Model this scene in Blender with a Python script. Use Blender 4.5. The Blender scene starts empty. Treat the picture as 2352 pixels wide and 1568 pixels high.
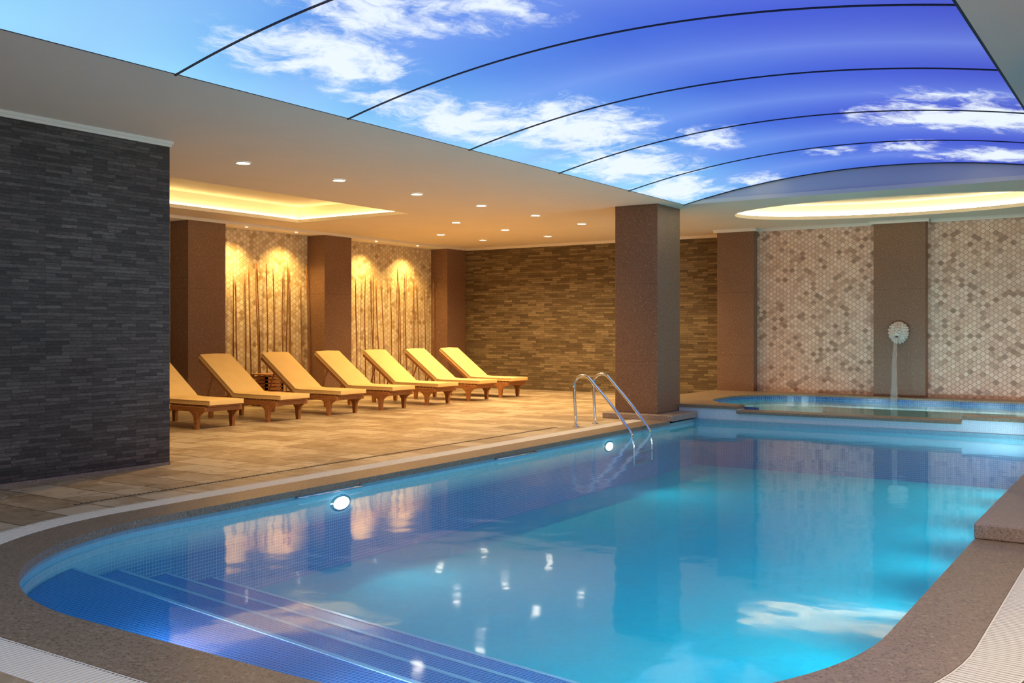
import bpy, bmesh, math, random
from mathutils import Vector, Matrix
random.seed(7)
S = bpy.context.scene
C = S.collection

# ------------------------------------------------------------------ helpers
def link(o, parent=None):
    C.objects.link(o)
    if parent: o.parent = parent
    return o
def empty(name, loc=(0,0,0), rotz=0):
    e = bpy.data.objects.new(name, None); e.location = loc; e.rotation_euler = (0,0,rotz)
    e.empty_display_size = .1
    return link(e)
class B:
    """mesh builder"""
    def __init__(s): s.bm = bmesh.new(); s.mats = []
    def mi(s, m):
        if m not in s.mats: s.mats.append(m)
        return s.mats.index(m)
    def poly(s, vs, fs, m=None, smooth=False):
        v = [s.bm.verts.new(p) for p in vs]; out = []
        for f in fs:
            try:
                F = s.bm.faces.new([v[i] for i in f]); F.material_index = s.mi(m) if m else 0; F.smooth = smooth; out.append(F)
            except ValueError: pass
        return v, out
    def box(s, x0,x1,y0,y1,z0,z1, m=None, M=None):
        P = [(x0,y0,z0),(x1,y0,z0),(x1,y1,z0),(x0,y1,z0),(x0,y0,z1),(x1,y0,z1),(x1,y1,z1),(x0,y1,z1)]
        if M is not None: P = [M @ Vector(p) for p in P]
        s.poly(P, [(0,3,2,1),(4,5,6,7),(0,1,5,4),(1,2,6,5),(2,3,7,6),(3,0,4,7)], m)
    def hexa(s, bot, top, m=None):
        s.poly(list(bot)+list(top), [(0,3,2,1),(4,5,6,7),(0,1,5,4),(1,2,6,5),(2,3,7,6),(3,0,4,7)], m)
    def tube(s, pts, rad, m=None, n=10, caps=True):
        pts = [Vector(p) for p in pts]
        if not isinstance(rad, (list,tuple)): rad = [rad]*len(pts)
        rings = []; prev = None
        for i,p in enumerate(pts):
            d = (pts[min(i+1,len(pts)-1)] - pts[max(i-1,0)]).normalized()
            if prev is None:
                a = Vector((0,0,1)) if abs(d.z) < .9 else Vector((1,0,0))
                u = d.cross(a).normalized()
            else:
                u = (prev - d*prev.dot(d)).normalized()
            prev = u; w = d.cross(u)
            rings.append([s.bm.verts.new(p + (u*math.cos(2*math.pi*k/n) + w*math.sin(2*math.pi*k/n))*rad[i]) for k in range(n)])
        k_ = s.mi(m) if m else 0
        for a,b in zip(rings, rings[1:]):
            for k in range(n):
                F = s.bm.faces.new((a[k],a[(k+1)%n],b[(k+1)%n],b[k])); F.smooth = True; F.material_index = k_
        if caps:
            for r,rev in ((rings[0],True),(rings[-1],False)):
                F = s.bm.faces.new(r[::-1] if rev else r); F.material_index = k_
    def ell(s, c, r, m=None, M=None, sub=3):
        g = bmesh.ops.create_icosphere(s.bm, subdivisions=sub, radius=1)
        T = Matrix.Translation(c) @ (M if M is not None else Matrix.Identity(4)) @ Matrix.Diagonal((r[0],r[1],r[2],1))
        bmesh.ops.transform(s.bm, matrix=T, verts=g['verts'])
        k_ = s.mi(m) if m else 0
        for v in g['verts']:
            for f in v.link_faces: f.material_index = k_; f.smooth = True
    def done(s, name, parent=None, bevel=0, seg=2, mesh_only=False, normals=True):
        if normals: bmesh.ops.recalc_face_normals(s.bm, faces=s.bm.faces)
        me = bpy.data.meshes.new(name); s.bm.to_mesh(me); s.bm.free()
        for m in s.mats: me.materials.append(m)
        if mesh_only: return me
        o = bpy.data.objects.new(name, me); link(o, parent)
        if bevel:
            b = o.modifiers.new('bev','BEVEL'); b.width = bevel; b.segments = seg; b.limit_method = 'ANGLE'
        return o
def prism(name, outlines, z0, z1, mat, parent=None):
    """filled 2D outlines (first = outer, rest = holes) extruded z0..z1"""
    cu = bpy.data.curves.new(name+'_c','CURVE'); cu.dimensions = '2D'; cu.fill_mode = 'BOTH'
    cu.extrude = (z1-z0)/2
    for o in outlines:
        sp = cu.splines.new('POLY'); sp.points.add(len(o)-1)
        for i,p in enumerate(o): sp.points[i].co = (p[0],p[1],0,1)
        sp.use_cyclic_u = True
    ob = bpy.data.objects.new(name+'_c', cu); C.objects.link(ob)
    dg = bpy.context.evaluated_depsgraph_get(); dg.update()
    me = bpy.data.meshes.new_from_object(ob.evaluated_get(dg))
    me.transform(Matrix.Translation((0,0,(z0+z1)/2)))
    bpy.data.objects.remove(ob); me.materials.clear(); me.materials.append(mat); me.name = name
    bm = bmesh.new(); bm.from_mesh(me); bmesh.ops.remove_doubles(bm, verts=bm.verts, dist=1e-5)
    bmesh.ops.recalc_face_normals(bm, faces=bm.faces)
    for f in bm.faces: f.smooth = False
    bm.to_mesh(me); bm.free()
    return link(bpy.data.objects.new(name, me), parent)
def rrect(x0,x1,y0,y1,r,n=16):
    P = []
    for cx,cy,a in ((x1-r,y0+r,-90),(x1-r,y1-r,0),(x0+r,y1-r,90),(x0+r,y0+r,180)):
        for k in range(n+1):
            t = math.radians(a+90*k/n); P.append((cx+r*math.cos(t), cy+r*math.sin(t)))
    return P
def ellipse(cx,cy,a,b,n=72): return [(cx+a*math.cos(2*math.pi*k/n), cy+b*math.sin(2*math.pi*k/n)) for k in range(n)]
def rect(x0,x1,y0,y1): return [(x0,y0),(x1,y0),(x1,y1),(x0,y1)]

# ------------------------------------------------------------------ node helpers
class NT:
    def __init__(s, name):
        s.m = bpy.data.materials.new(name); s.m.use_nodes = True; s.t = s.m.node_tree
        s.b = s.t.nodes['Principled BSDF']; s.out = s.t.nodes['Material Output']
    def n(s, ty, ins=None, **pr):
        nd = s.t.nodes.new(ty)
        for k,v in pr.items(): setattr(nd,k,v)
        for k,v in (ins or {}).items(): s.set(nd.inputs[k], v)
        return nd
    def set(s, sock, v):
        if isinstance(v, bpy.types.NodeSocket): s.t.links.new(v, sock)
        else: sock.default_value = v
    def math(s, op, a, b=0.0, c=None, clamp=False):
        nd = s.t.nodes.new('ShaderNodeMath'); nd.operation = op; nd.use_clamp = clamp
        s.set(nd.inputs[0],a); s.set(nd.inputs[1],b)
        if c is not None: s.set(nd.inputs[2],c)
        return nd.outputs[0]
    def mix(s, f, a, b, bt='MIX'):
        nd = s.t.nodes.new('ShaderNodeMix'); nd.data_type = 'RGBA'; nd.blend_type = bt
        s.set(nd.inputs[0],f); s.set(nd.inputs[6],a); s.set(nd.inputs[7],b)
        return nd.outputs[2]
    def ramp(s, f, stops, interp='LINEAR'):
        nd = s.t.nodes.new('ShaderNodeValToRGB'); nd.color_ramp.interpolation = interp
        el = nd.color_ramp.elements
        while len(el) < len(stops): el.new(.5)
        for e,(p,c) in zip(el,stops): e.position = p; e.color = (*c,1)
        s.set(nd.inputs[0], f); return nd.outputs[0]
    def pos(s): return s.n('ShaderNodeNewGeometry').outputs['Position']
    def sep(s, v):
        nd = s.n('ShaderNodeSeparateXYZ', {0:v}); return nd.outputs
    def comb(s, x,y,z): return s.n('ShaderNodeCombineXYZ',{0:x,1:y,2:z}).outputs[0]
    def noise(s, vec, scale, detail=3, rough=.5, out=0, dist=0):
        return s.n('ShaderNodeTexNoise',{'Vector':vec,'Scale':scale,'Detail':detail,'Roughness':rough,'Distortion':dist}).outputs[out]
    def bump(s, h, strength=.3, dist=.01):
        return s.n('ShaderNodeBump',{'Height':h,'Strength':strength,'Distance':dist}).outputs[0]
    def fin(s, col=None, rough=None, normal=None, metal=None, spec=None):
        if col is not None: s.set(s.b.inputs['Base Color'], col)
        if rough is not None: s.set(s.b.inputs['Roughness'], rough)
        if normal is not None: s.set(s.b.inputs['Normal'], normal)
        if metal is not None: s.set(s.b.inputs['Metallic'], metal)
        if spec is not None: s.set(s.b.inputs['Specular IOR Level'], spec)
        return s.m
def c4(*c): return (*c,1)

def m_plaster(name, col):
    t = NT(name); p = t.pos()
    n = t.noise(p, 1.3, 2); n2 = t.noise(p, 90, 1)
    return t.fin(t.mix(n, c4(*[x*.96 for x in col]), c4(*[min(1,x*1.04) for x in col])), .8, t.bump(n2,.06,.004), None, .2)
def m_granite(name, a, b, sp, rough=.45, joint=None):
    t = NT(name); p = t.pos()
    big = t.noise(p, 2.2, 3); fine = t.noise(p, 70, 2, .7); f2 = t.noise(p, 38, 3, .7)
    col = t.mix(big, c4(*a), c4(*b))
    dk = t.ramp(fine, [(.38,(1,1,1)),(.47,(0,0,0))]); lt = t.ramp(f2, [(.56,(0,0,0)),(.66,(1,1,1))])
    col = t.mix(t.math('MULTIPLY',dk,.65), col, c4(*[x*.3 for x in a]))
    col = t.mix(t.math('MULTIPLY',lt,.55), col, c4(*sp))
    nrm = t.bump(fine,.12,.003)
    if joint:
        z = t.sep(p)[2]; fr = t.math('FRACT', t.math('DIVIDE', t.math('ADD',z,10.0), joint))
        j = t.math('LESS_THAN', fr, .005)
        col = t.mix(t.math('MULTIPLY',j,.4), col, c4(.02,.015,.01))
    return t.fin(col, rough, nrm)
def m_ledger(name, axis, stops, rough=.6, bw=.20, rh=.036, rfac=.6):
    """split-face stone strips. axis 'x' => wall runs along X, 'y' => along Y"""
    t = NT(name); p = t.pos(); s = t.sep(p)
    u = s[0] if axis == 'x' else s[1]
    wob = t.math('MULTIPLY', t.math('SUBTRACT', t.noise(p, 7, 2), .5), .016)
    v = t.math('ADD', s[2], wob)
    u = t.math('ADD', u, t.math('MULTIPLY', t.math('SUBTRACT', t.noise(p, 9, 2), .5), .03))
    vec = t.comb(u, v, 0.0)
    br = t.n('ShaderNodeTexBrick', {'Vector':vec,'Color1':c4(0,0,0),'Color2':c4(1,1,1),'Mortar':c4(0,0,0),'Scale':1.0,'Mortar Size':.0018,'Mortar Smooth':.3,'Bias':0.0,'Brick Width':bw,'Row Height':rh}, offset=.37, offset_frequency=3, squash=1.5, squash_frequency=2)
    rnd = br.outputs[0]; mor = br.outputs[1]
    streak = t.noise(t.n('ShaderNodeMapping',{'Vector':p,'Scale':(8,8,30)}).outputs[0], 3, 5, .65)
    big = t.noise(p, 1.1, 2)
    val = t.math('ADD', t.math('MULTIPLY', rnd, rfac), t.math('MULTIPLY', t.math('SUBTRACT',streak,.3), .8))
    val = t.math('ADD', val, t.math('MULTIPLY', t.math('SUBTRACT',big,.5), .35))
    col = t.ramp(val, stops)
    vein = t.ramp(t.noise(t.n('ShaderNodeMapping',{'Vector':p,'Scale':(3,3,9)}).outputs[0], 4, 6, .7), [(.68,(0,0,0)),(.71,(1,1,1))])
    col = t.mix(t.math('MULTIPLY',vein,.45), col, c4(.6,.58,.55))
    col = t.mix(t.math('MULTIPLY', mor, .8), col, c4(.012,.01,.01))
    h = t.math('SUBTRACT', t.math('ADD', t.math('MULTIPLY',rnd,1.0), t.math('MULTIPLY',streak,.8)), t.math('MULTIPLY',mor,1.2))
    return t.fin(col, rough, t.bump(h,.75,.014))
def m_ogee(name, axis, stops, w=.15, h=.095, grout=(.40,.28,.21), bign=.25):
    t = NT(name); p = t.pos(); s = t.sep(p)
    x = t.math('DIVIDE', s[0] if axis=='x' else s[1], w); zt = t.math('DIVIDE', s[2], h)
    g = t.math('ADD', zt, t.math('MULTIPLY', t.math('SINE', t.math('MULTIPLY', zt, 4*math.pi)), .06))
    u = t.math('ADD', x, g); v = t.math('SUBTRACT', x, g)
    fu, fv = t.math('FRACT',u), t.math('FRACT',v)
    wn = t.n('ShaderNodeTexWhiteNoise', {'Vector':t.comb(t.math('FLOOR',u), t.math('FLOOR',v), 0.0)}, noise_dimensions='3D').outputs[0]
    eu = t.math('MINIMUM', fu, t.math('SUBTRACT',1.0,fu)); ev = t.math('MINIMUM', fv, t.math('SUBTRACT',1.0,fv))
    e = t.math('MINIMUM', eu, ev)
    sm = t.n('ShaderNodeMapRange',{0:e,1:.02,2:.09,3:0.0,4:1.0}, interpolation_type='SMOOTHSTEP').outputs[0]
    n = t.noise(p, 25, 4, .6); big = t.noise(p, 1.6, 3)
    val = t.math('ADD', wn, t.math('MULTIPLY', t.math('SUBTRACT',n,.5), .3))
    val = t.math('ADD', val, t.math('MULTIPLY', t.math('SUBTRACT',big,.5), bign))
    col = t.ramp(val, stops)
    col = t.mix(sm, c4(*grout), col)
    hh = t.math('ADD', sm, t.math('MULTIPLY', wn, .6))
    return t.fin(col, .4, t.bump(hh,.4,.006))
def m_mosaic(name, a, b, grout, sz=.026, gw=.12, rough=.25, gs=1.0, zgrad=None, spec=.5):
    t = NT(name); g = t.n('ShaderNodeNewGeometry'); s = t.sep(g.outputs['Position']); nn = t.sep(g.outputs['Normal'])
    line = None; ids = []
    for i in range(3):
        q = t.math('DIVIDE', s[i], sz)
        keep = t.math('LESS_THAN', t.math('ABSOLUTE', nn[i]), .7)
        l = t.math('MULTIPLY', t.math('LESS_THAN', t.math('FRACT', q), gw), keep)
        line = l if line is None else t.math('MAXIMUM', line, l)
        ids.append(t.math('MULTIPLY', t.math('FLOOR',q), keep))
    wn = t.n('ShaderNodeTexWhiteNoise',{'Vector':t.comb(*ids)}, noise_dimensions='3D').outputs[0]
    col = t.mix(wn, c4(*a), c4(*b))
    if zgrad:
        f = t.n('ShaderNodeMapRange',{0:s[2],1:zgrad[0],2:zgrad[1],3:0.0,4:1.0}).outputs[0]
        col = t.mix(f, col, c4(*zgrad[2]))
    col = t.mix(t.math('MULTIPLY',line,gs), col, c4(*grout))
    return t.fin(col, rough, None, None, spec)
def m_emit(name, col, st):
    t = NT(name); t.set(t.b.inputs['Base Color'], c4(.9,.9,.9)); t.set(t.b.inputs['Emission Color'], c4(*col)); t.set(t.b.inputs['Emission Strength'], st)
    return t.m
def m_simple(name, col, rough=.5, metal=0, nscale=40, bs=.05):
    t = NT(name); p = t.pos(); n = t.noise(p, nscale, 2)
    return t.fin(t.mix(n, c4(*[x*.9 for x in col]), c4(*col)), rough, t.bump(n,bs,.003), metal)

# ------------------------------------------------------------------ materials
M_ceil = m_plaster('ceiling_plaster', (.76,.68,.585))
M_ceil_in = m_plaster('recess_plaster', (.78,.69,.52))
M_lun = m_plaster('lunette_plaster', (.6,.59,.60))
M_crown = m_plaster('crown_paint', (.84,.79,.72))
M_gran = m_granite('brown_granite', (.20,.105,.066), (.245,.135,.086), (.42,.28,.20), .42, 1.21)
M_cope = m_granite('coping_granite', (.235,.17,.113), (.31,.23,.155), (.44,.355,.26), .35)
M_plin = m_granite('plinth_granite', (.32,.235,.19), (.38,.29,.24), (.5,.41,.35), .35)
dark = [(0,(.025,.019,.018)),(.35,(.068,.055,.051)),(.65,(.128,.106,.098)),(1,(.30,.26,.24))]
brn  = [(0,(.06,.038,.018)),(.35,(.13,.088,.043)),(.65,(.205,.148,.08)),(1,(.36,.28,.17))]
M_slate = m_ledger('slate_ledger', 'y', dark, .5, .16, .033, .5)
M_slate_e = m_ledger('slate_ledger_end', 'x', dark, .5, .16, .033, .5)
M_stone = m_ledger('brown_ledger', 'x', brn, .6, .22, .047)
og = [(0,(.33,.19,.135)),(.08,(.44,.27,.20)),(.22,(.66,.43,.335)),(.6,(.75,.515,.41)),(1,(.83,.62,.52))]
M_og_x = m_ogee('scale_mosaic_back', 'x', og, .135, .088)
og2 = [(0,(.40,.28,.15)),(.1,(.56,.43,.27)),(.4,(.70,.57,.38)),(1,(.82,.72,.54))]
M_og_y = m_ogee('scale_mosaic_left', 'y', og2, .16, .10, (.46,.36,.22))

def m_floor():
    t = NT('travertine_tiles'); p = t.pos()
    br = t.n('ShaderNodeTexBrick', {'Vector':p,'Color1':c4(0,0,0),'Color2':c4(1,1,1),'Mortar':c4(0,0,0),'Scale':1.0,'Mortar Size':.008,'Mortar Smooth':.1,'Brick Width':.8,'Row Height':.4}, offset=.5)
    n = t.noise(p, 2.6, 7, .7, dist=1.2); n2 = t.noise(p, 18, 4, .6)
    f = t.math('ADD', t.math('MULTIPLY', br.outputs[0], .36), t.math('ADD', t.math('MULTIPLY',n,1.2), t.math('MULTIPLY',n2,.3)))
    col = t.ramp(f, [(.45,(.14,.094,.053)),(.68,(.285,.20,.118)),(.92,(.41,.31,.197)),(1,(.52,.425,.30))])
    col = t.mix(t.math('MULTIPLY',br.outputs[1],.8), col, c4(.08,.056,.036))
    ro = t.math('ADD', .22, t.math('MULTIPLY', n2, .3))
    return t.fin(col, ro, t.bump(t.math('SUBTRACT', n2, br.outputs[1]), .15, .006))
M_floor = m_floor()
M_wallplain = m_plaster('side_wall_paint', (.62,.53,.43))
M_pool_step = m_mosaic('step_mosaic', (.004,.07,.46), (.009,.11,.58), (.26,.52,.88), .027, .17, .5, .9, None, .2)
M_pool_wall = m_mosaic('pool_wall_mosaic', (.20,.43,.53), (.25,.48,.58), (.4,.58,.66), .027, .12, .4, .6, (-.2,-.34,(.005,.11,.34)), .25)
M_pool_floor = m_mosaic('pool_floor_mosaic', (.007,.47,.62), (.01,.51,.66), (.03,.54,.67), .05, .1, .8, .4, None, .05)
M_block = m_mosaic('pale_mosaic', (.60,.72,.82), (.68,.78,.86), (.45,.55,.63), .027, .1, .25, .8)
M_rim = m_mosaic('rim_mosaic', (.01,.06,.35), (.04,.18,.5), (.3,.45,.6), .03, .12, .25, .7)
M_up_in = m_mosaic('whirlpool_mosaic', (.015,.48,.50), (.03,.53,.56), (.06,.56,.58), .03, .12, .8, .4, None, .05)
M_edge = m_mosaic('step_nosing', (.4,.62,.85), (.45,.68,.88), (.25,.45,.75), .027, .15, .4, .7)
M_grate = m_simple('grate_plastic', (.88,.85,.78), .45)
M_dark = m_simple('drain_dark', (.05,.045,.04), .8)
M_chrome = m_simple('polished_steel', (.82,.82,.84), .12, 1.0, 10, 0)
t = NT('cushion_fabric'); p = t.pos(); n = t.noise(p, 6, 4); nf = t.noise(p, 400, 1)
M_cush = t.fin(t.mix(n, c4(.80,.54,.22), c4(.88,.64,.29)), .9, t.bump(t.math('ADD',n,t.math('MULTIPLY',nf,.1)),.15,.02), None, .1)
t = NT('teak_wood'); p = t.pos()
n = t.noise(t.n('ShaderNodeMapping',{'Vector':p,'Scale':(3,30,30)}).outputs[0], 2.5, 5, .6)
M_teak = t.fin(t.ramp(n,[(.25,(.20,.075,.02)),(.5,(.38,.155,.045)),(.8,(.5,.23,.08))]), .45, t.bump(n,.1,.003))
t = NT('bamboo_pole'); p = t.pos(); n = t.noise(t.n('ShaderNodeMapping',{'Vector':p,'Scale':(8,8,1.5)}).outputs[0], 3, 3)
M_bamb = t.fin(t.ramp(n,[(.3,(.17,.075,.02)),(.7,(.38,.18,.055))]), .5)
M_marb = m_simple('white_marble', (.66,.58,.54), .5, 0, 12, .1)
M_rib = m_simple('rib_dark', (.015,.02,.04), .6)
M_warm = m_emit('cove_led', (1,.76,.34), 14)
M_warm2 = m_emit('oval_cove_led', (1,.83,.52), 20)
M_lamp = m_emit('downlight_lens', (1,.9,.7), 18)
M_poollamp = m_emit('pool_lamp_lens', (.85,.97,1), 5)
M_white = m_simple('white_trim', (.85,.83,.78), .4)

def m_water(name, tint, sc=1.0, bs=.25, diff=None, dfac=.0, rough=.03, ior=1.33, fine=.10):
    t = NT(name); p = t.pos()
    n1 = t.noise(p, 1.4*sc, 2, .5); n2 = t.noise(p, 6*sc, 2, .5)
    h = t.math('ADD', n1, t.math('MULTIPLY', n2, fine))
    nb = t.bump(h, bs, .05)
    fr = t.n('ShaderNodeFresnel',{'IOR':ior,'Normal':nb}).outputs[0]
    tr = t.n('ShaderNodeBsdfTransparent',{'Color':c4(*tint)}).outputs[0]
    if dfac:
        df = t.n('ShaderNodeBsdfDiffuse',{'Color':c4(*diff)}).outputs[0]
        mx = t.n('ShaderNodeMixShader',{0:dfac,1:tr,2:df}); tr = mx.outputs[0]
    gl = t.n('ShaderNodeBsdfGlossy',{'Color':c4(1,1,1),'Roughness':rough,'Normal':nb}).outputs[0]
    mx = t.n('ShaderNodeMixShader',{0:fr,1:tr,2:gl})
    t.t.links.new(mx.outputs[0], t.out.inputs[0])
    return t.m
M_water = m_water('pool_water', (.82,.98,1.0), 1, .12, (.005,.52,.68), .20, .055, 1.27, .07)
M_water_up = m_water('whirlpool_water', (.78,.98,.98), 1.5, .2, (.01,.53,.58), .45, .08, 1.16)
M_stream = m_water('falling_water', (.97,.97,.98), 6, .6, (.85,.78,.76), .12, .3)

# sky vault -------------------------------------------------------
def m_sky():
    t = NT('printed_sky_membrane'); p = t.pos(); s = t.sep(p)
    tx = t.math('DIVIDE', t.math('ADD', s[0], 6.28), 5.25)
    lowf = t.noise(p, .35, 2)
    f = t.math('ADD', tx, t.math('MULTIPLY', t.math('SUBTRACT',lowf,.5), .35))
    col = t.ramp(f, [(0,(.30,.66,.93)),(.12,(.18,.46,.87)),(.3,(.10,.27,.79)),(.5,(.055,.14,.68)),(.75,(.055,.10,.64)),(1,(.055,.08,.56))])
    yy = t.math('FRACT', t.math('DIVIDE', t.math('SUBTRACT', 14.4+19, s[1]), 1.9))
    glow = t.math('MULTIPLY', t.math('POWER', t.math('SUBTRACT', 1.0, t.math('ABSOLUTE', t.math('SUBTRACT', yy, .45))), 3.0), .40)
    col = t.mix(glow, col, c4(.28,.43,.92))
    near = t.n('ShaderNodeMapRange',{0:s[1],1:5.2,2:3.2,3:0.0,4:.5}).outputs[0]
    col = t.mix(near, col, c4(.34,.70,.93))
    dn = t.n('ShaderNodeTexNoise',{'Vector':p,'Scale':1.5,'Detail':4.0}).outputs[1]
    off = t.n('ShaderNodeVectorMath',{0:dn,1:(.5,.5,.5)},operation='SUBTRACT').outputs[0]
    off = t.n('ShaderNodeVectorMath',{0:off,1:(.5,.8,0)},operation='MULTIPLY').outputs[0]
    q = t.n('ShaderNodeVectorMath',{0:p,1:off},operation='ADD').outputs[0]
    blobs = [(-5.45,5.7,.42,.85,1.0),(-4.6,5.2,.48,.7,.9),(-3.95,5.85,.4,.5,.6),(-5.8,7.9,.4,1.25,1.0),(-5.25,9.2,.6,1.1,1.1),(-4.5,11.0,.36,.6,.95),
             (-5.65,11.3,.55,1.3,1.05),(-5.9,13.3,.42,1.1,1.1),(-5.0,14.1,.35,.5,.95),(-1.7,11.0,.95,.7,1.15),(-1.7,9.9,.5,.35,.75),(-1.7,13.7,.9,.5,1.0),(-2.7,13.0,.5,.4,.75),(-3.6,12.9,.3,.35,.7),
             (-5.75,6.9,.25,.5,.7),(-2.2,3.0,.7,.8,.8),(-3.3,.8,.8,.7,.8)]
    den = None
    for cx,cy,rx,ry,wt in blobs:
        d = t.n('ShaderNodeVectorMath',{0:q,1:(cx,cy,0)},operation='SUBTRACT').outputs[0]
        d = t.n('ShaderNodeVectorMath',{0:d,1:(1/(rx*1.5),1/(ry*1.5),0)},operation='MULTIPLY').outputs[0]
        l = t.n('ShaderNodeVectorMath',{0:d},operation='LENGTH').outputs['Value']
        m = t.math('MULTIPLY', t.math('SUBTRACT',1.0,l,clamp=True), wt)
        den = m if den is None else t.math('MAXIMUM', den, m)
    fb = t.noise(t.n('ShaderNodeMapping',{'Vector':q,'Scale':(1.7,1,1)}).outputs[0], 2.2, 8, .66)
    fb2 = t.math('MULTIPLY', t.math('SUBTRACT', fb, .5), 2.4)
    gate = t.n('ShaderNodeMapRange',{0:den,1:0.02,2:.25,3:0.0,4:1.0}).outputs[0]
    v = t.math('ADD', den, fb2)
    cl = t.n('ShaderNodeMapRange',{0:v,1:.10,2:.88,3:0.0,4:1.0}, interpolation_type='SMOOTHSTEP').outputs[0]
    cl = t.math('MULTIPLY', cl, gate)
    col = t.mix(t.math('MULTIPLY',cl,.92), col, c4(.85,.93,1.0))
    em = t.n('ShaderNodeEmission',{'Color':col,'Strength':1.08}).outputs[0]
    t.t.links.new(em, t.out.inputs[0]); return t.m
M_sky = m_sky()

# ------------------------------------------------------------------ constants
HC = 3.33; VX0, VX1, VY0, VY1 = -6.28, -1.035, -.8, 14.4
XL = -14.58; YB = 19.4; YM = 18.7; XR = 3.0; YN = -3.0
PX0, PX1, PY0, PY1, PR = -6.28, -1.05, 2.84, 14.8, 1.9
WZ = -.08; UPZ = .2

def U(o, yl=PY1, yr=PY1, n=28):
    """pool outline offset outward by o : right side top -> near end -> left side top"""
    x0,x1,y0 = PX0-o, PX1+o, PY0-o; r = PR+o; P = [(x1,yr)]
    for k in range(n+1):
        a = math.radians(0-90*k/n); P.append((x1-r+r*math.cos(a), y0+r+r*math.sin(a)))
    for k in range(n+1):
        a = math.radians(-90-90*k/n); P.append((x0+r+r*math.cos(a), y0+r+r*math.sin(a)))
    P.append((x0,yl)); return P

# ------------------------------------------------------------------ floor
floor = empty('floor')
deck = [(XL,YN),(XR,YN),(XR,PY1)] + U(.60) + [(-7.42,PY1),(-7.42,YB),(XL,YB)]
prism('deck_tiles', [deck], -.25, 0, M_floor, floor)
prism('drain_trough', [U(.60)+U(.35)[::-1]], -.25, -.035, M_dark, floor)
b = B(); b.box(-7.28,-7.25,4.7,12.2,0.001,.003,M_dark)
k = 4.72
while k < 12.15:
    b.box(-7.285,-7.245,k,k+.03,.003,.005,M_cope); k += .045
b.done('slot_drain', floor)
pool = empty('swimming_pool')
YLC = 13.86
prism('pool_coping', [U(.35,YLC)+U(-.015,YLC)[::-1]], -.045, .008, M_cope, pool)
b = B(); P = U(.475,YLC)
pts = [Vector((p[0],p[1])) for p in P]; step = .028; acc = 0
for a,c in zip(pts, pts[1:]):
    L = (c-a).length
    if L < 1e-6: continue
    d = (c-a)/L; nrm = Vector((-d.y,d.x)); s_ = step-acc if acc else 0
    while s_ < L:
        q = a+d*s_
        h, w = .118, .0088
        cs = [q-nrm*h-d*w, q+nrm*h-d*w, q+nrm*h+d*w, q-nrm*h+d*w]
        b.hexa([(v.x,v.y,-.03) for v in cs], [(v.x,v.y,.004) for v in cs], M_grate)
        s_ += step
    acc = (L - (s_-step)) % step
for o in (.352,.59):
    A, Bq = U(o,YLC), U(o+.008,YLC)
    for i in range(len(A)-1):
        b.poly([(A[i][0],A[i][1],.006),(A[i+1][0],A[i+1][1],.006),(Bq[i+1][0],Bq[i+1][1],.006),(Bq[i][0],Bq[i][1],.006)], [(0,1,2,3)], M_grate)
b.done('overflow_grate', pool)

# ------------------------------------------------------------------ pool basin
b = B(); A = U(0.0); DZ = -.75
for a,c in zip(A,A[1:]):
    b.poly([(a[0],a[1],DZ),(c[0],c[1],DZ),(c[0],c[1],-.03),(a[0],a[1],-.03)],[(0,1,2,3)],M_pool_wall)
b.poly([(PX0,PY1,DZ),(PX1,PY1,DZ),(PX1,PY1,-.02),(PX0,PY1,-.02)],[(0,1,2,3)],M_pool_wall)
b.done('basin_walls', pool, normals=False)
prism('basin_floor', [U(0.0)], DZ-.1, DZ, M_pool_floor, pool)
def clip(poly, f):
    out = []
    for i in range(len(poly)):
        p, q = poly[i], poly[(i+1)%len(poly)]; a, c = f(p), f(q)
        if a <= 0: out.append(p)
        if (a < 0 < c) or (c < 0 < a):
            k = a/(a-c); out.append((p[0]+(q[0]-p[0])*k, p[1]+(q[1]-p[1])*k))
    return out
sl = -.13
for i,(y0,z) in enumerate([(3.97,-.20),(4.40,-.32),(4.83,-.44),(5.26,-.56)]):
    f = lambda p, y0=y0: p[1]-(y0+sl*(p[0]+6.2))
    o = clip(U(-.002), f)
    prism('step_%d'%(i+1), [o], DZ, z, M_pool_step, pool)
    f2 = lambda p, y0=y0: -(p[1]-(y0-.03+sl*(p[0]+6.2)))
    o2 = clip(clip(U(-.004), f), f2)
    prism('nosing_%d'%(i+1), [o2], z, z+.004, M_edge, pool)
def top_only(w):
    bm = bmesh.new(); bm.from_mesh(w.data)
    bmesh.ops.delete(bm, geom=[f for f in bm.faces if f.normal.z < .5], context='FACES'); bm.to_mesh(w.data); bm.free()
top_only(prism('water_surface', [U(-.001)], WZ-.002, WZ, M_water, pool))
def pool_lamp_or_fill(x, y, z, rot, pw, r=.085, parent=None, tilt=-98, cone=135):
    e = empty('underwater_lamp_or_fill', (x,y,z), rot)
    if parent: e.parent = parent
    bb = B(); n = 28
    bb.poly([(.02,r*math.cos(2*math.pi*k/n),.55*r*math.sin(2*math.pi*k/n)) for k in range(n)],[tuple(range(n))],M_poollamp)
    v=[]; f=[]
    for k in range(n):
        a = 2*math.pi*k/n
        v += [(.02,r*math.cos(a),.55*r*math.sin(a)),(.008,(r+.03)*math.cos(a),(.55*r+.02)*math.sin(a))]
    for k in range(n): f.append((2*k,2*k+1,(2*k+3)%(2*n),(2*k+2)%(2*n)))
    bb.poly(v,f,M_chrome)
    bb.done('lamp_face', e, normals=False)
    L = bpy.data.lights.new('beam','SPOT'); L.energy = pw; L.color = (.8,.97,1); L.spot_size = math.radians(cone); L.spot_blend = 1; L.shadow_soft_size = .09
    o = bpy.data.objects.new('beam', L); link(o, e); o.location = (.06,0,0)
    o.rotation_euler = (0, math.radians(tilt), 0)
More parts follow.
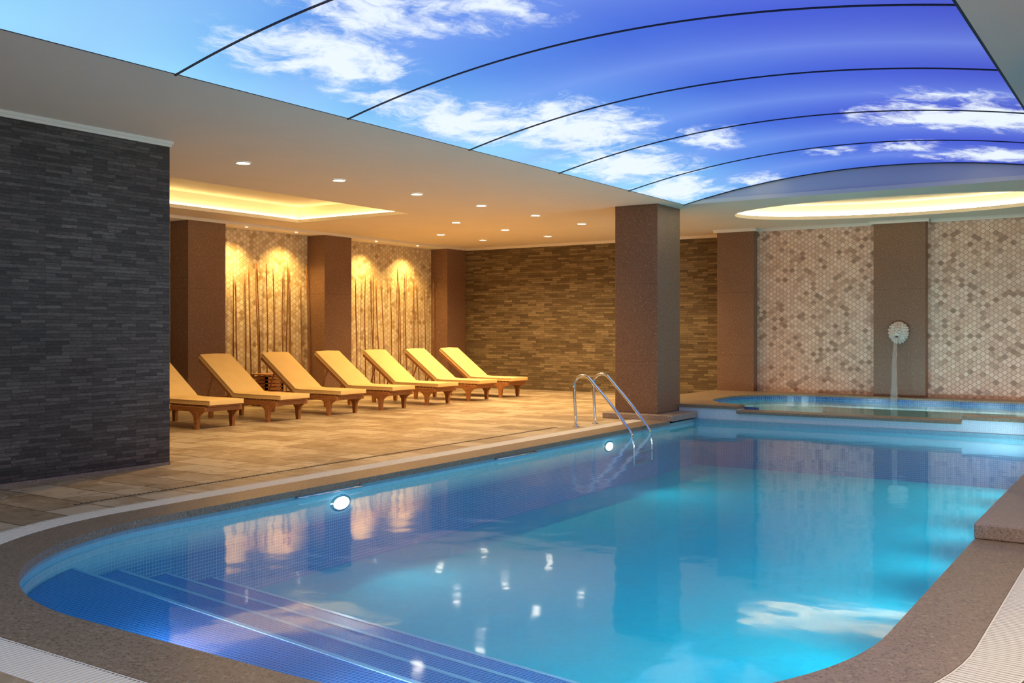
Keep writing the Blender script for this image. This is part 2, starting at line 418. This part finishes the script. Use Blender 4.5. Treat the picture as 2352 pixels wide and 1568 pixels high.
for y in (6.7, 11.9): pool_lamp_or_fill(PX0, y, -.18, 0, 70, .105)
for y in (4.8, 6.4, 8.0, 9.6, 11.2, 12.8, 14.2): pool_lamp_or_fill(PX1, y, -.25, math.pi, 135, .085, None, -100, 130)  # fill lamps added on the unseen right wall to brighten the water
for x in (-4.2,-2.8): pool_lamp_or_fill(x, PY0, -.14, math.pi/2, 60, .04)  # more added fill, out of view on the near wall above the steps
for y0 in (6.15, 9.2):
    b = B(); zb = -.055
    b.tube([(PX0,y0,zb),(PX0+.05,y0,zb),(PX0+.06,y0+.02,zb),(PX0+.06,y0+.78,zb),(PX0+.05,y0+.8,zb),(PX0,y0+.8,zb)], .009, M_chrome)
    b.done('grab_bar', pool)

# ------------------------------------------------------------------ raised whirlpool
up = empty('whirlpool')
hole = rrect(-6.5,-.75,15.1,18.15,1.3)
SX0, SX1 = -5.57, -2.35
ring_o = [(-7.45,14.9),(-6.56,14.9),(-6.56,PY1),(XR,PY1),(XR,YM),(-7.45,YM)]
cop_up = prism('raised_coping', [ring_o, hole], UPZ-.05, UPZ, M_cope, up)
body = prism('raised_body', [[(x+(.02 if x<-6.5 else 0), y+(.02 if y<14.95 else 0)) for x,y in ring_o], hole], -1.05, UPZ-.05, M_block, up)
cutb = B(); cutb.box(SX0,SX1,14.5,15.6,.09,.6); cut = cutb.done('cut_tmp')
for o in (cop_up, body):
    md = o.modifiers.new('cut','BOOLEAN'); md.object = cut; md.operation='DIFFERENCE'; md.solver='EXACT'
    dg = bpy.context.evaluated_depsgraph_get(); me = bpy.data.meshes.new_from_object(o.evaluated_get(dg)); o.modifiers.clear(); o.data = me
bpy.data.objects.remove(cut)
b = B(); b.box(SX0+.001,SX1-.001,PY1-.03,15.12,.09,.135,M_cope); b.done('spillway_sill', up, .008)
b = B()
for a,c in zip(hole, hole[1:]+hole[:1]):
    b.poly([(a[0],a[1],-.6),(c[0],c[1],-.6),(c[0],c[1],-.01),(a[0],a[1],-.01)],[(0,1,2,3)],M_up_in)
ir = rrect(-6.494,-.756,15.106,18.144,1.294)
for a,c in zip(ir, ir[1:]+ir[:1]):
    if a[1] < 15.12 and c[1] < 15.12: continue
    b.poly([(a[0],a[1],.02),(c[0],c[1],.02),(c[0],c[1],UPZ-.03),(a[0],a[1],UPZ-.03)],[(0,1,2,3)],M_rim)
b.done('basin_lining', up, normals=False)
prism('basin_floor', [hole], -.7, -.45, M_up_in, up)
top_only(prism('water_surface', [rrect(-6.49,-.76,15.11,18.14,1.29)], .118, .12, M_water_up, up))
for x in (-5.0,-3.9,-2.8,-1.8): pool_lamp_or_fill(x, 15.1, -.12, math.pi/2, 120, .06, up, -90, 140)  # fill lamps added out of view to brighten the whirlpool water

# ------------------------------------------------------------------ walls
def gbox(name, parent, x0,x1,y0,y1,z0,z1,m,bev=0):
    bb = B(); bb.box(x0,x1,y0,y1,z0,z1,m); return bb.done(name,parent,bev)
wl = empty('wall_left'); gbox('mosaic_panel',wl,XL-.2,XL,YN,YB+.2,-.25,3.8,M_og_y)
for y0,y1 in ((7.9,8.7),(11.27,12.09),(14.6,15.39),(18.67,YB)): gbox('pilaster',wl,XL,-14.1,y0,y1,0,HC,M_gran,.006)
for y0,y1 in ((12.09,14.6),(15.39,18.67)): gbox('niche_curb',wl,-14.16,-14.06,y0+.01,y1-.01,0,.09,M_gran,.006)
wb = empty('wall_back'); gbox('ledger_panel',wb,XL,-7.3,YB,YB+.2,-.25,3.8,M_stone)
gbox('mosaic_panel',wb,-7.3,XR+.2,YM,YM+.2,-.25,3.8,M_og_x)
gbox('pilaster',wb,-7.36,-6.62,18.5,YB,0,HC,M_gran,.006)
for x0,x1 in ((-4.40,-3.52),(-1.3,-.45)): gbox('pilaster',wb,x0,x1,18.5,YM,UPZ,HC,M_gran,.006)
gbox('wall_right',None,XR,XR+.2,YN,YM,-.25,3.8,M_wallplain)
gbox('wall_front',None,XL-.2,XR+.2,YN-.2,YN,-.25,3.8,M_wallplain)
b = B(); b.box(-9.05,-8.6,YN,6.64,0,HC,M_slate)
b.poly([(-9.05,6.641,0),(-8.6,6.641,0),(-8.6,6.641,HC),(-9.05,6.641,HC)],[(3,2,1,0)],M_slate_e)
b.done('wall_slate')
gbox('baseboard_slate',None,-8.6,-8.585,YN,6.64,0,.03,M_plin)
def column(x0,x1,y0,y1,px0,px1,py0,py1,z0,z1):
    e = empty('column'); gbox('shaft',e,x0,x1,y0,y1,z1,HC,M_gran,.006); gbox('plinth',e,px0,px1,py0,py1,z0,z1,M_plin,.01)
column(-7.28,-6.55,14.03,14.88,-7.42,-6.22,13.86,14.9,0,.09)
column(-.5,.25,7.7,9.5,-1.07,.45,7.2,10.2,.009,.11)
def crown(name, x0,x1,y0,y1, ax, par=None):
    bb = B(); bb.box(x0,x1,y0,y1,HC-.03,HC,M_crown)
    if ax=='y': bb.box(x0,x1,y0+.025,y1,HC-.055,HC-.03,M_crown)
    elif ax=='x+': bb.box(x0,x1-.025,y0,y1,HC-.055,HC-.03,M_crown)
    bb.done(name, par)
crown('trim_1', -8.6,-8.56,YN,6.66,'x+')
crown('trim_2', -14.04,-7.36,YB-.07,YB,'y')
crown('trim_3', -6.62,-4.46,YM-.07,YM,'y'); crown('trim_4', -3.46,-1.36,YM-.07,YM,'y')
crown('trim_5', -4.46,-3.46,18.43,18.5,'y'); crown('trim_6', -7.42,-6.56,18.43,18.5,'y')
bb = B(); bb.box(XL,-14.04,YN,YB,HC-.05,HC,M_crown); bb.done('trim_7')

# ------------------------------------------------------------------ ceiling
ceil = empty('ceiling')
RX0,RX1,RY0,RY1 = -13.2,-10.6,7.4,13.0
OC = (-3.65,16.52,2.55,1.38)
prism('slab', [rect(XL,XR,YN,YB), rect(VX0,VX1,VY0,VY1), rect(RX0,RX1,RY0,RY1), ellipse(*OC)], HC, HC+.06, M_ceil, ceil)
b = B(); g = .14; z1 = HC+.30
x0,x1,y0,y1 = RX0-g,RX1+g,RY0-g,RY1+g
b.poly([(x0,y0,HC+.06),(x1,y0,HC+.06),(x1,y1,HC+.06),(x0,y1,HC+.06),(x0,y0,z1),(x1,y0,z1),(x1,y1,z1),(x0,y1,z1)],
       [(0,1,5,4),(1,2,6,5),(2,3,7,6),(3,0,4,7),(4,5,6,7)], M_ceil_in)
b.done('rect_recess', ceil, normals=False)
b = B()
for a in ((x0+.02,x0+.05,y0+.05,y1-.05),(x1-.05,x1-.02,y0+.05,y1-.05),(x0+.05,x1-.05,y0+.02,y0+.05),(x0+.05,x1-.05,y1-.05,y1-.02)):
    b.box(a[0],a[1],a[2],a[3],HC+.065,HC+.085,M_warm)
b.done('cove_strip_rect', ceil)
b = B(); cx,cy,a_,b_ = OC; n = 72
E1 = ellipse(cx,cy,a_+.13,b_+.13,n)
b.poly([(p[0],p[1],HC+.06) for p in E1]+[(p[0],p[1],HC+.26) for p in E1], [(k,(k+1)%n,n+(k+1)%n,n+k) for k in range(n)]+[tuple(range(n,2*n))], M_ceil_in)
b.done('oval_recess', ceil, normals=False)
b = B(); Ea, Eb = ellipse(cx,cy,a_+.08,b_+.08,n), ellipse(cx,cy,a_+.11,b_+.11,n)
for k in range(n):
    j=(k+1)%n; q=[Ea[k],Eb[k],Eb[j],Ea[j]]
    b.hexa([(p[0],p[1],HC+.065) for p in q],[(p[0],p[1],HC+.085) for p in q],M_warm2)
b.done('cove_strip_oval', ceil)

# ------------------------------------------------------------------ vault
vault = empty('sky_vault')
def vz(t): return HC + .11*t + 4*.29*t*(1-t)
NV = 48
def arcpt(k, dz=0): t_=k/NV; return VX0+(VX1-VX0)*t_, vz(t_)+dz
b = B(); v=[]; f=[]
ys = [VY0 + (VY1-VY0)*j/32 for j in range(33)]
for y in ys:
    for k in range(NV+1): x,z = arcpt(k); v.append((x,y,z))
for j in range(32):
    for k in range(NV): q=j*(NV+1)+k; f.append((q,q+1,q+NV+2,q+NV+1))
b.poly(v,f,M_sky,True); b.done('sky_membrane', vault, normals=False)
b = B()
for i in range(9):
    y = VY1-1.9*i
    for k in range(NV):
        xa,za = arcpt(k,-.014); xb,zb = arcpt(k+1,-.014)
        h=.0075 if i else .012
        b.hexa([(xa,y-h,za),(xb,y-h,zb),(xb,y+h,zb),(xa,y+h,za)],[(xa,y-h,za+.011),(xb,y-h,zb+.011),(xb,y+h,zb+.011),(xa,y+h,za+.011)],M_rib)
b.box(VX0,VX0+.008,VY0,VY1,HC-.002,HC+.006,M_rib)
b.box(VX1-.02,VX1,VY0,VY1,HC+.0,HC+.012,M_rib)
b.done('vault_ribs', vault)
b = B()
for y in (VY0,VY1+.013):
    top = [(arcpt(k)[0],y,arcpt(k)[1]) for k in range(NV+1)]
    b.poly([(VX0,y,HC-.001)]+top+[(VX1,y,HC-.001)],[tuple(range(NV+3))],M_lun)
b.poly([(VX1,VY0,HC),(VX1,VY1,HC),(VX1,VY1,vz(1)),(VX1,VY0,vz(1))],[(0,1,2,3)],M_lun)
b.done('lunette', vault, normals=False)

# ------------------------------------------------------------------ downlights, plus added fill lamps out of view
WARM = (1,.67,.31)
def disc(bb, r0, r1, z0, z1, m, n=24):
    if r0 == 0: bb.poly([(r1*math.cos(2*math.pi*k/n), r1*math.sin(2*math.pi*k/n), z0) for k in range(n)], [tuple(range(n))], m)
    else:
        v=[]; f=[]
        for k in range(n):
            a=2*math.pi*k/n; v += [(r0*math.cos(a),r0*math.sin(a),z0),(r1*math.cos(a),r1*math.sin(a),z1)]
        for k in range(n): f.append((2*k,2*k+1,(2*k+3)%(2*n),(2*k+2)%(2*n)))
        bb.poly(v,f,m)
def lampmesh(r, name):
    bb = B(); disc(bb,0,r*.78,-.006,0,M_lamp); disc(bb,r*.78,r*.86,-.004,-.014,M_white); disc(bb,r*.86,r,-.014,-.001,M_white)
    return bb.done(name, mesh_only=True, normals=False)
LM1 = lampmesh(.095,'lamp_face'); LM2 = lampmesh(.035,'spot_face')
def downlight_or_fill(x,y,z,pw,size=100,blend=.8,mesh=LM1,name='downlight_or_fill',aim=None,col=WARM):
    e = empty(name,(x,y,z)); o = bpy.data.objects.new('lamp_face', mesh); link(o,e)
    L = bpy.data.lights.new('beam','SPOT'); L.energy=pw; L.color=col; L.spot_size=math.radians(size); L.spot_blend=blend; L.shadow_soft_size=.06
    s = bpy.data.objects.new('beam', L); link(s,e); s.location=(0,0,-.03)
    if aim is not None:
        d = Vector(aim)-Vector((x,y,z)); s.rotation_euler = d.to_track_quat('-Z','Y').to_euler()
for k in range(7): downlight_or_fill(-8.95,7.93+1.6*k,HC,230,140)
for x,y in ((-10.75,14.5),(-10.75,16.1),(-10.75,17.7),(-12.4,16.2),(-12.4,17.7)): downlight_or_fill(x,y,HC,225,140)
for y in (12.6,13.85,16.2,17.6): downlight_or_fill(-14.13,y,HC-.05,215,115,1.0,LM2,'wall_washer',(-14.45,y,.9),(1,.62,.18))
NEU_FILL = (1,.81,.60)  # colour of the added fill lamps
for y in (-1.6,.8,3.2,5.6,13.0,16.2): downlight_or_fill(.6,y,HC,420 if y>16 else 235,155,.8,col=(1,.68,.47) if y>16 else NEU_FILL)  # unseen fill lamps added along the right-hand ceiling to lift overall brightness
for x in (-7.4,-4.5): downlight_or_fill(x,-1.8,HC,235,155,.8,col=NEU_FILL)  # same added fill, behind the camera at the near end

# ------------------------------------------------------------------ sun loungers
def lounger_meshes():
    f = B()
    W=.31
    for s in (-1,1):
        f.box(.12,1.93,s*W-.018,s*W+.018,.245,.315,M_teak)
        for xl,dirx in ((.45,1),(1.74,-1)):
            y0,y1 = s*W-.03,s*W+.03
            f.hexa([(xl-.025,y0,0),(xl+.03,y0,0),(xl+.03,y1,0),(xl-.025,y1,0)],[(xl-.05,y0,.25),(xl+.05,y0,.25),(xl+.05,y1,.25),(xl-.05,y1,.25)],M_teak)
            for dx in (-1,1):
                pr = [(xl+dx*.035,.12),(xl+dx*.055,.17),(xl+dx*.09,.21),(xl+dx*.15,.245),(xl+dx*.03,.245)]
                n=len(pr); v=[(p[0],y0+.012,p[1]) for p in pr]+[(p[0],y1-.012,p[1]) for p in pr]
                f.poly(v,[tuple(range(n)),tuple(range(2*n-1,n-1,-1))]+[(i,(i+1)%n,n+(i+1)%n,n+i) for i in range(n)],M_teak)
    for x in (.13,.45,1.74,1.92): f.box(x-.016,x+.016,-W,W,.25,.31,M_teak)
    x=.98
    while x<1.95: f.box(x,x+.055,-.30,.30,.315,.335,M_teak); x+=.078
    R = Matrix.Translation((.95,0,.335)) @ Matrix.Rotation(math.radians(36),4,'Y')
    for s in (-1,1): f.box(-.97,0,s*.285-.018,s*.285+.018,-.03,.02,M_teak,R)
    x=-.95
    while x<-.02: f.box(x,x+.05,-.27,.27,-.005,.015,M_teak,R); x+=.085
    for s in (-1,1):
        p = R @ Vector((-.62,s*.25,-.03)); q = Vector((.28,s*.25,.28))
        f.tube([p,q],.014,M_teak,8)
    f.tube([(.28,-.29,.28),(.28,.29,.28)],.014,M_teak,8)
    fm = f.done('frame', mesh_only=True)
    c = B(); T=.065; Wc=.30
    prof_b = []; prof_t=[]
    hx,hz=.95,.34; ca,sa=math.cos(math.radians(36)),math.sin(math.radians(36))
    for d in (.99,.75,.5,.25,.06): 
        bx,bz = hx-d*ca, hz+d*sa+.02; prof_b.append((bx,bz)); prof_t.append((bx+sa*T,bz+ca*T))
    prof_b.append((hx,hz)); prof_t.append((hx+.03,hz+T+.01))
    for x in (1.1,1.35,1.6,1.85,2.0): prof_b.append((x,hz)); prof_t.append((x,hz+T))
    cols=[-Wc,-Wc*.5,0,Wc*.5,Wc]; n=len(prof_b)
    v=[]; fs=[]
    for (bx,bz),(tx_,tz_) in zip(prof_b,prof_t):
        for y in cols:
            bul = .010*(1-abs(y)/Wc)
            v.append((bx,y,bz)); v.append((tx_,y,tz_+bul))
    m=len(cols)
    idx=lambda i,j,t_: (i*m+j)*2+t_
    for i in range(n-1):
        for j in range(m-1):
            fs.append((idx(i,j,1),idx(i+1,j,1),idx(i+1,j+1,1),idx(i,j+1,1)))
            fs.append((idx(i,j,0),idx(i,j+1,0),idx(i+1,j+1,0),idx(i+1,j,0)))
        fs.append((idx(i,0,0),idx(i+1,0,0),idx(i+1,0,1),idx(i,0,1)))
        fs.append((idx(i,m-1,0),idx(i,m-1,1),idx(i+1,m-1,1),idx(i+1,m-1,0)))
    for j in range(m-1):
        fs.append((idx(0,j,0),idx(0,j,1),idx(0,j+1,1),idx(0,j+1,0)))
        fs.append((idx(n-1,j,0),idx(n-1,j+1,0),idx(n-1,j+1,1),idx(n-1,j,1)))
    c.poly(v,fs,M_cush,True)
    for s in (-1,1):
        c.tube([(p[0],s*(Wc+.002),p[1]-.004) for p in prof_t],.0055,M_cush,6)
        c.tube([(p[0],s*(Wc+.002),p[1]+.006) for p in prof_b],.0055,M_cush,6)
    cm = c.done('cushion', mesh_only=True)
    return fm, cm
FM, CM = lounger_meshes()
for y in (8.25,9.5,10.8,12.12,13.4,14.7,15.92,17.1):
    e = empty('sun_lounger',(-13.03+random.uniform(-.03,.03),y,0), random.uniform(-.015,.015))
    o = bpy.data.objects.new('frame',FM); link(o,e); bv=o.modifiers.new('b','BEVEL'); bv.width=.004; bv.segments=1
    o = bpy.data.objects.new('cushion',CM); link(o,e); bv=o.modifiers.new('b','BEVEL'); bv.width=.014; bv.segments=3; bv.limit_method='ANGLE'; bv.angle_limit=math.radians(50)

e = empty('slatted_towel_box',(-13.75,12.75,0)); b = B()
for i in range(8): b.box(-.2,.2,-.2,-.18,.03+i*.065,.08+i*.065,M_teak); b.box(-.2,.2,.18,.2,.03+i*.065,.08+i*.065,M_teak); b.box(.18,.2,-.2,.2,.03+i*.065,.08+i*.065,M_teak); b.box(-.2,-.18,-.2,.2,.03+i*.065,.08+i*.065,M_teak)
for sx in (-.18,.18):
    for sy in (-.18,.18): b.box(sx-.02,sx+.02,sy-.02,sy+.02,0,.56,M_teak)
b.box(-.21,.21,-.21,.21,.56,.58,M_teak); b.done('box_body', e)

# ------------------------------------------------------------------ bamboo poles
for y0,y1 in ((12.2,14.5),(15.5,18.55)):
    b = B(); n = 16
    for k in range(n):
        y = y0+(y1-y0)*(k+.5)/n+random.uniform(-.05,.05); x = random.uniform(-14.5,-14.38); H = random.uniform(2.3,2.75)
        ly = random.uniform(-.09,.09); pts=[]; rad=[]; ph=random.uniform(0,6)
        m = 13
        for i in range(m+1):
            q=i/m; pts.append((max(XL+.03,x-.03*q+.006*math.sin(ph+q*7)), y+ly*q+.010*math.sin(ph*2+q*6), H*q)); rad.append((.015-.005*q)*(1.22 if i%3==0 else 1))
        b.tube(pts,rad,M_bamb,7)
    b.done('bamboo_poles')

# ------------------------------------------------------------------ pool ladder
lad = empty('pool_ladder')
def railpts(y):
    P=[(-7.05,y,0.0),(-7.07,y,.35),(-7.08,y,.56)]
    cx,cz,r=-6.93,.58,.15
    for k in range(0,9):
        a=math.radians(180-k*(180-38)/8); P.append((cx+r*math.cos(a),y,cz+r*math.sin(a)*1.05))
    P += [(-6.45,y,.30),(-6.27,y,.08),(-6.17,y,-.06),(-6.14,y,-.25),(-6.14,y,-.5)]
    return P
for i,y in enumerate((12.38,12.95)):
    b=B(); P=railpts(y); sm=[]
    for j in range(len(P)-1):
        p0=Vector(P[max(j-1,0)]);p1=Vector(P[j]);p2=Vector(P[j+1]);p3=Vector(P[min(j+2,len(P)-1)])
        for q in (0,.25,.5,.75):
            sm.append(.5*((2*p1)+(p2-p0)*q+(2*p0-5*p1+4*p2-p3)*q*q+(3*p1-p0-3*p2+p3)*q**3))
    sm.append(Vector(P[-1]))
    b.tube(sm,.021,M_chrome,14)
    b.tube([(-7.05,y,0),(-7.05,y,.012)],.05,M_chrome,20)
    b.done('rail_%d'%(i+1),lad)
b=B()
for z in (-.33,-.48): b.box(-6.18,-6.10,12.38,12.95,z,z+.02,M_chrome)
b.done('treads',lad,.005)

# ------------------------------------------------------------------ lion head fountain
fx,fz = -3.96,1.34
e = empty('lion_head_fountain',(fx,18.455,fz))
b = B()
b.ell((0,.0,0),(.17,.045,.19))
rl = random.Random(3)
for R_,nn,sz,yy in ((.150,22,.030,-.015),(.125,18,.034,-.045),(.098,15,.030,-.075)):
    for k in range(nn):
        a=2*math.pi*(k+rl.uniform(-.2,.2))/nn; r=R_*(1+.05*math.sin(3*a))
        Mx = Matrix.Rotation(-a+rl.uniform(-.5,.5),4,'Y')
        b.ell((r*math.cos(a),yy+rl.uniform(-.008,.008),r*math.sin(a)*1.12-.005),(sz*1.2,.032,sz*.75),None,Mx,2)
b.ell((0,-.08,.01),(.085,.07,.105))
b.ell((0,-.125,.055),(.062,.03,.03))
b.ell((0,-.15,.015),(.02,.035,.05))
b.ell((0,-.185,-.018),(.026,.018,.018))
for s in (-1,1):
    b.ell((s*.027,-.165,-.042),(.034,.032,.026))
    b.ell((s*.05,-.115,-.01),(.03,.03,.035))
    b.ell((s*.078,-.075,.095),(.026,.02,.03))
    b.ell((s*.036,-.143,.058),(.026,.014,.012))
b.ell((0,-.135,-.095),(.034,.035,.022))
b.ell((0,-.12,-.13),(.03,.03,.03))
h = b.done('head', e)
h.data.materials.append(M_marb)
rm = h.modifiers.new('r','REMESH'); rm.mode='VOXEL'; rm.voxel_size=.005; rm.use_smooth_shade=True
sm_ = h.modifiers.new('s','SMOOTH'); sm_.iterations=1
b = B()
for s in (-1,1): b.ell((s*.034,-.138,.035),(.013,.01,.009),M_dark,None,2)
b.ell((0,-.16,-.075),(.024,.02,.012),M_dark,None,2)
b.done('eyes_and_mouth', e)
b = B(); nq=16; v=[]; f=[]; n=14
for i in range(nq+1):
    q=i/nq; y=-.165-.22*q**.6; z=-.075-(fz-.12-.075)*q**1.4
    rw=.02+.04*q; rt=.012+.006*q
    for k in range(n):
        a=2*math.pi*k/n; wv=1+.12*math.sin(3*a+q*9)
        v.append((rw*wv*math.cos(a), y+rt*wv*math.sin(a), z))
for i in range(nq):
    for k in range(n): f.append((i*n+k,i*n+(k+1)%n,(i+1)*n+(k+1)%n,(i+1)*n+k))
b.poly(v,f,M_stream,True)
b.done('water_stream', e)

# ------------------------------------------------------------------ camera, world
cam = bpy.data.cameras.new('camera'); co = bpy.data.objects.new('camera', cam); link(co)
co.location=(0,0,1.4); co.rotation_euler=(math.radians(90),0,math.radians(33.34))
cam.lens = 2286/2352*36; cam.sensor_width=36; cam.shift_y=-29/2352
cam.clip_end=100
S.camera = co
w = bpy.data.worlds.new('World'); S.world = w; w.use_nodes=True
w.node_tree.nodes['Background'].inputs[0].default_value=(.5,.55,.7,1); w.node_tree.nodes['Background'].inputs[1].default_value=.05
try:
    S.view_settings.view_transform='Standard'; S.view_settings.look='None'
except Exception as ex: print(ex)
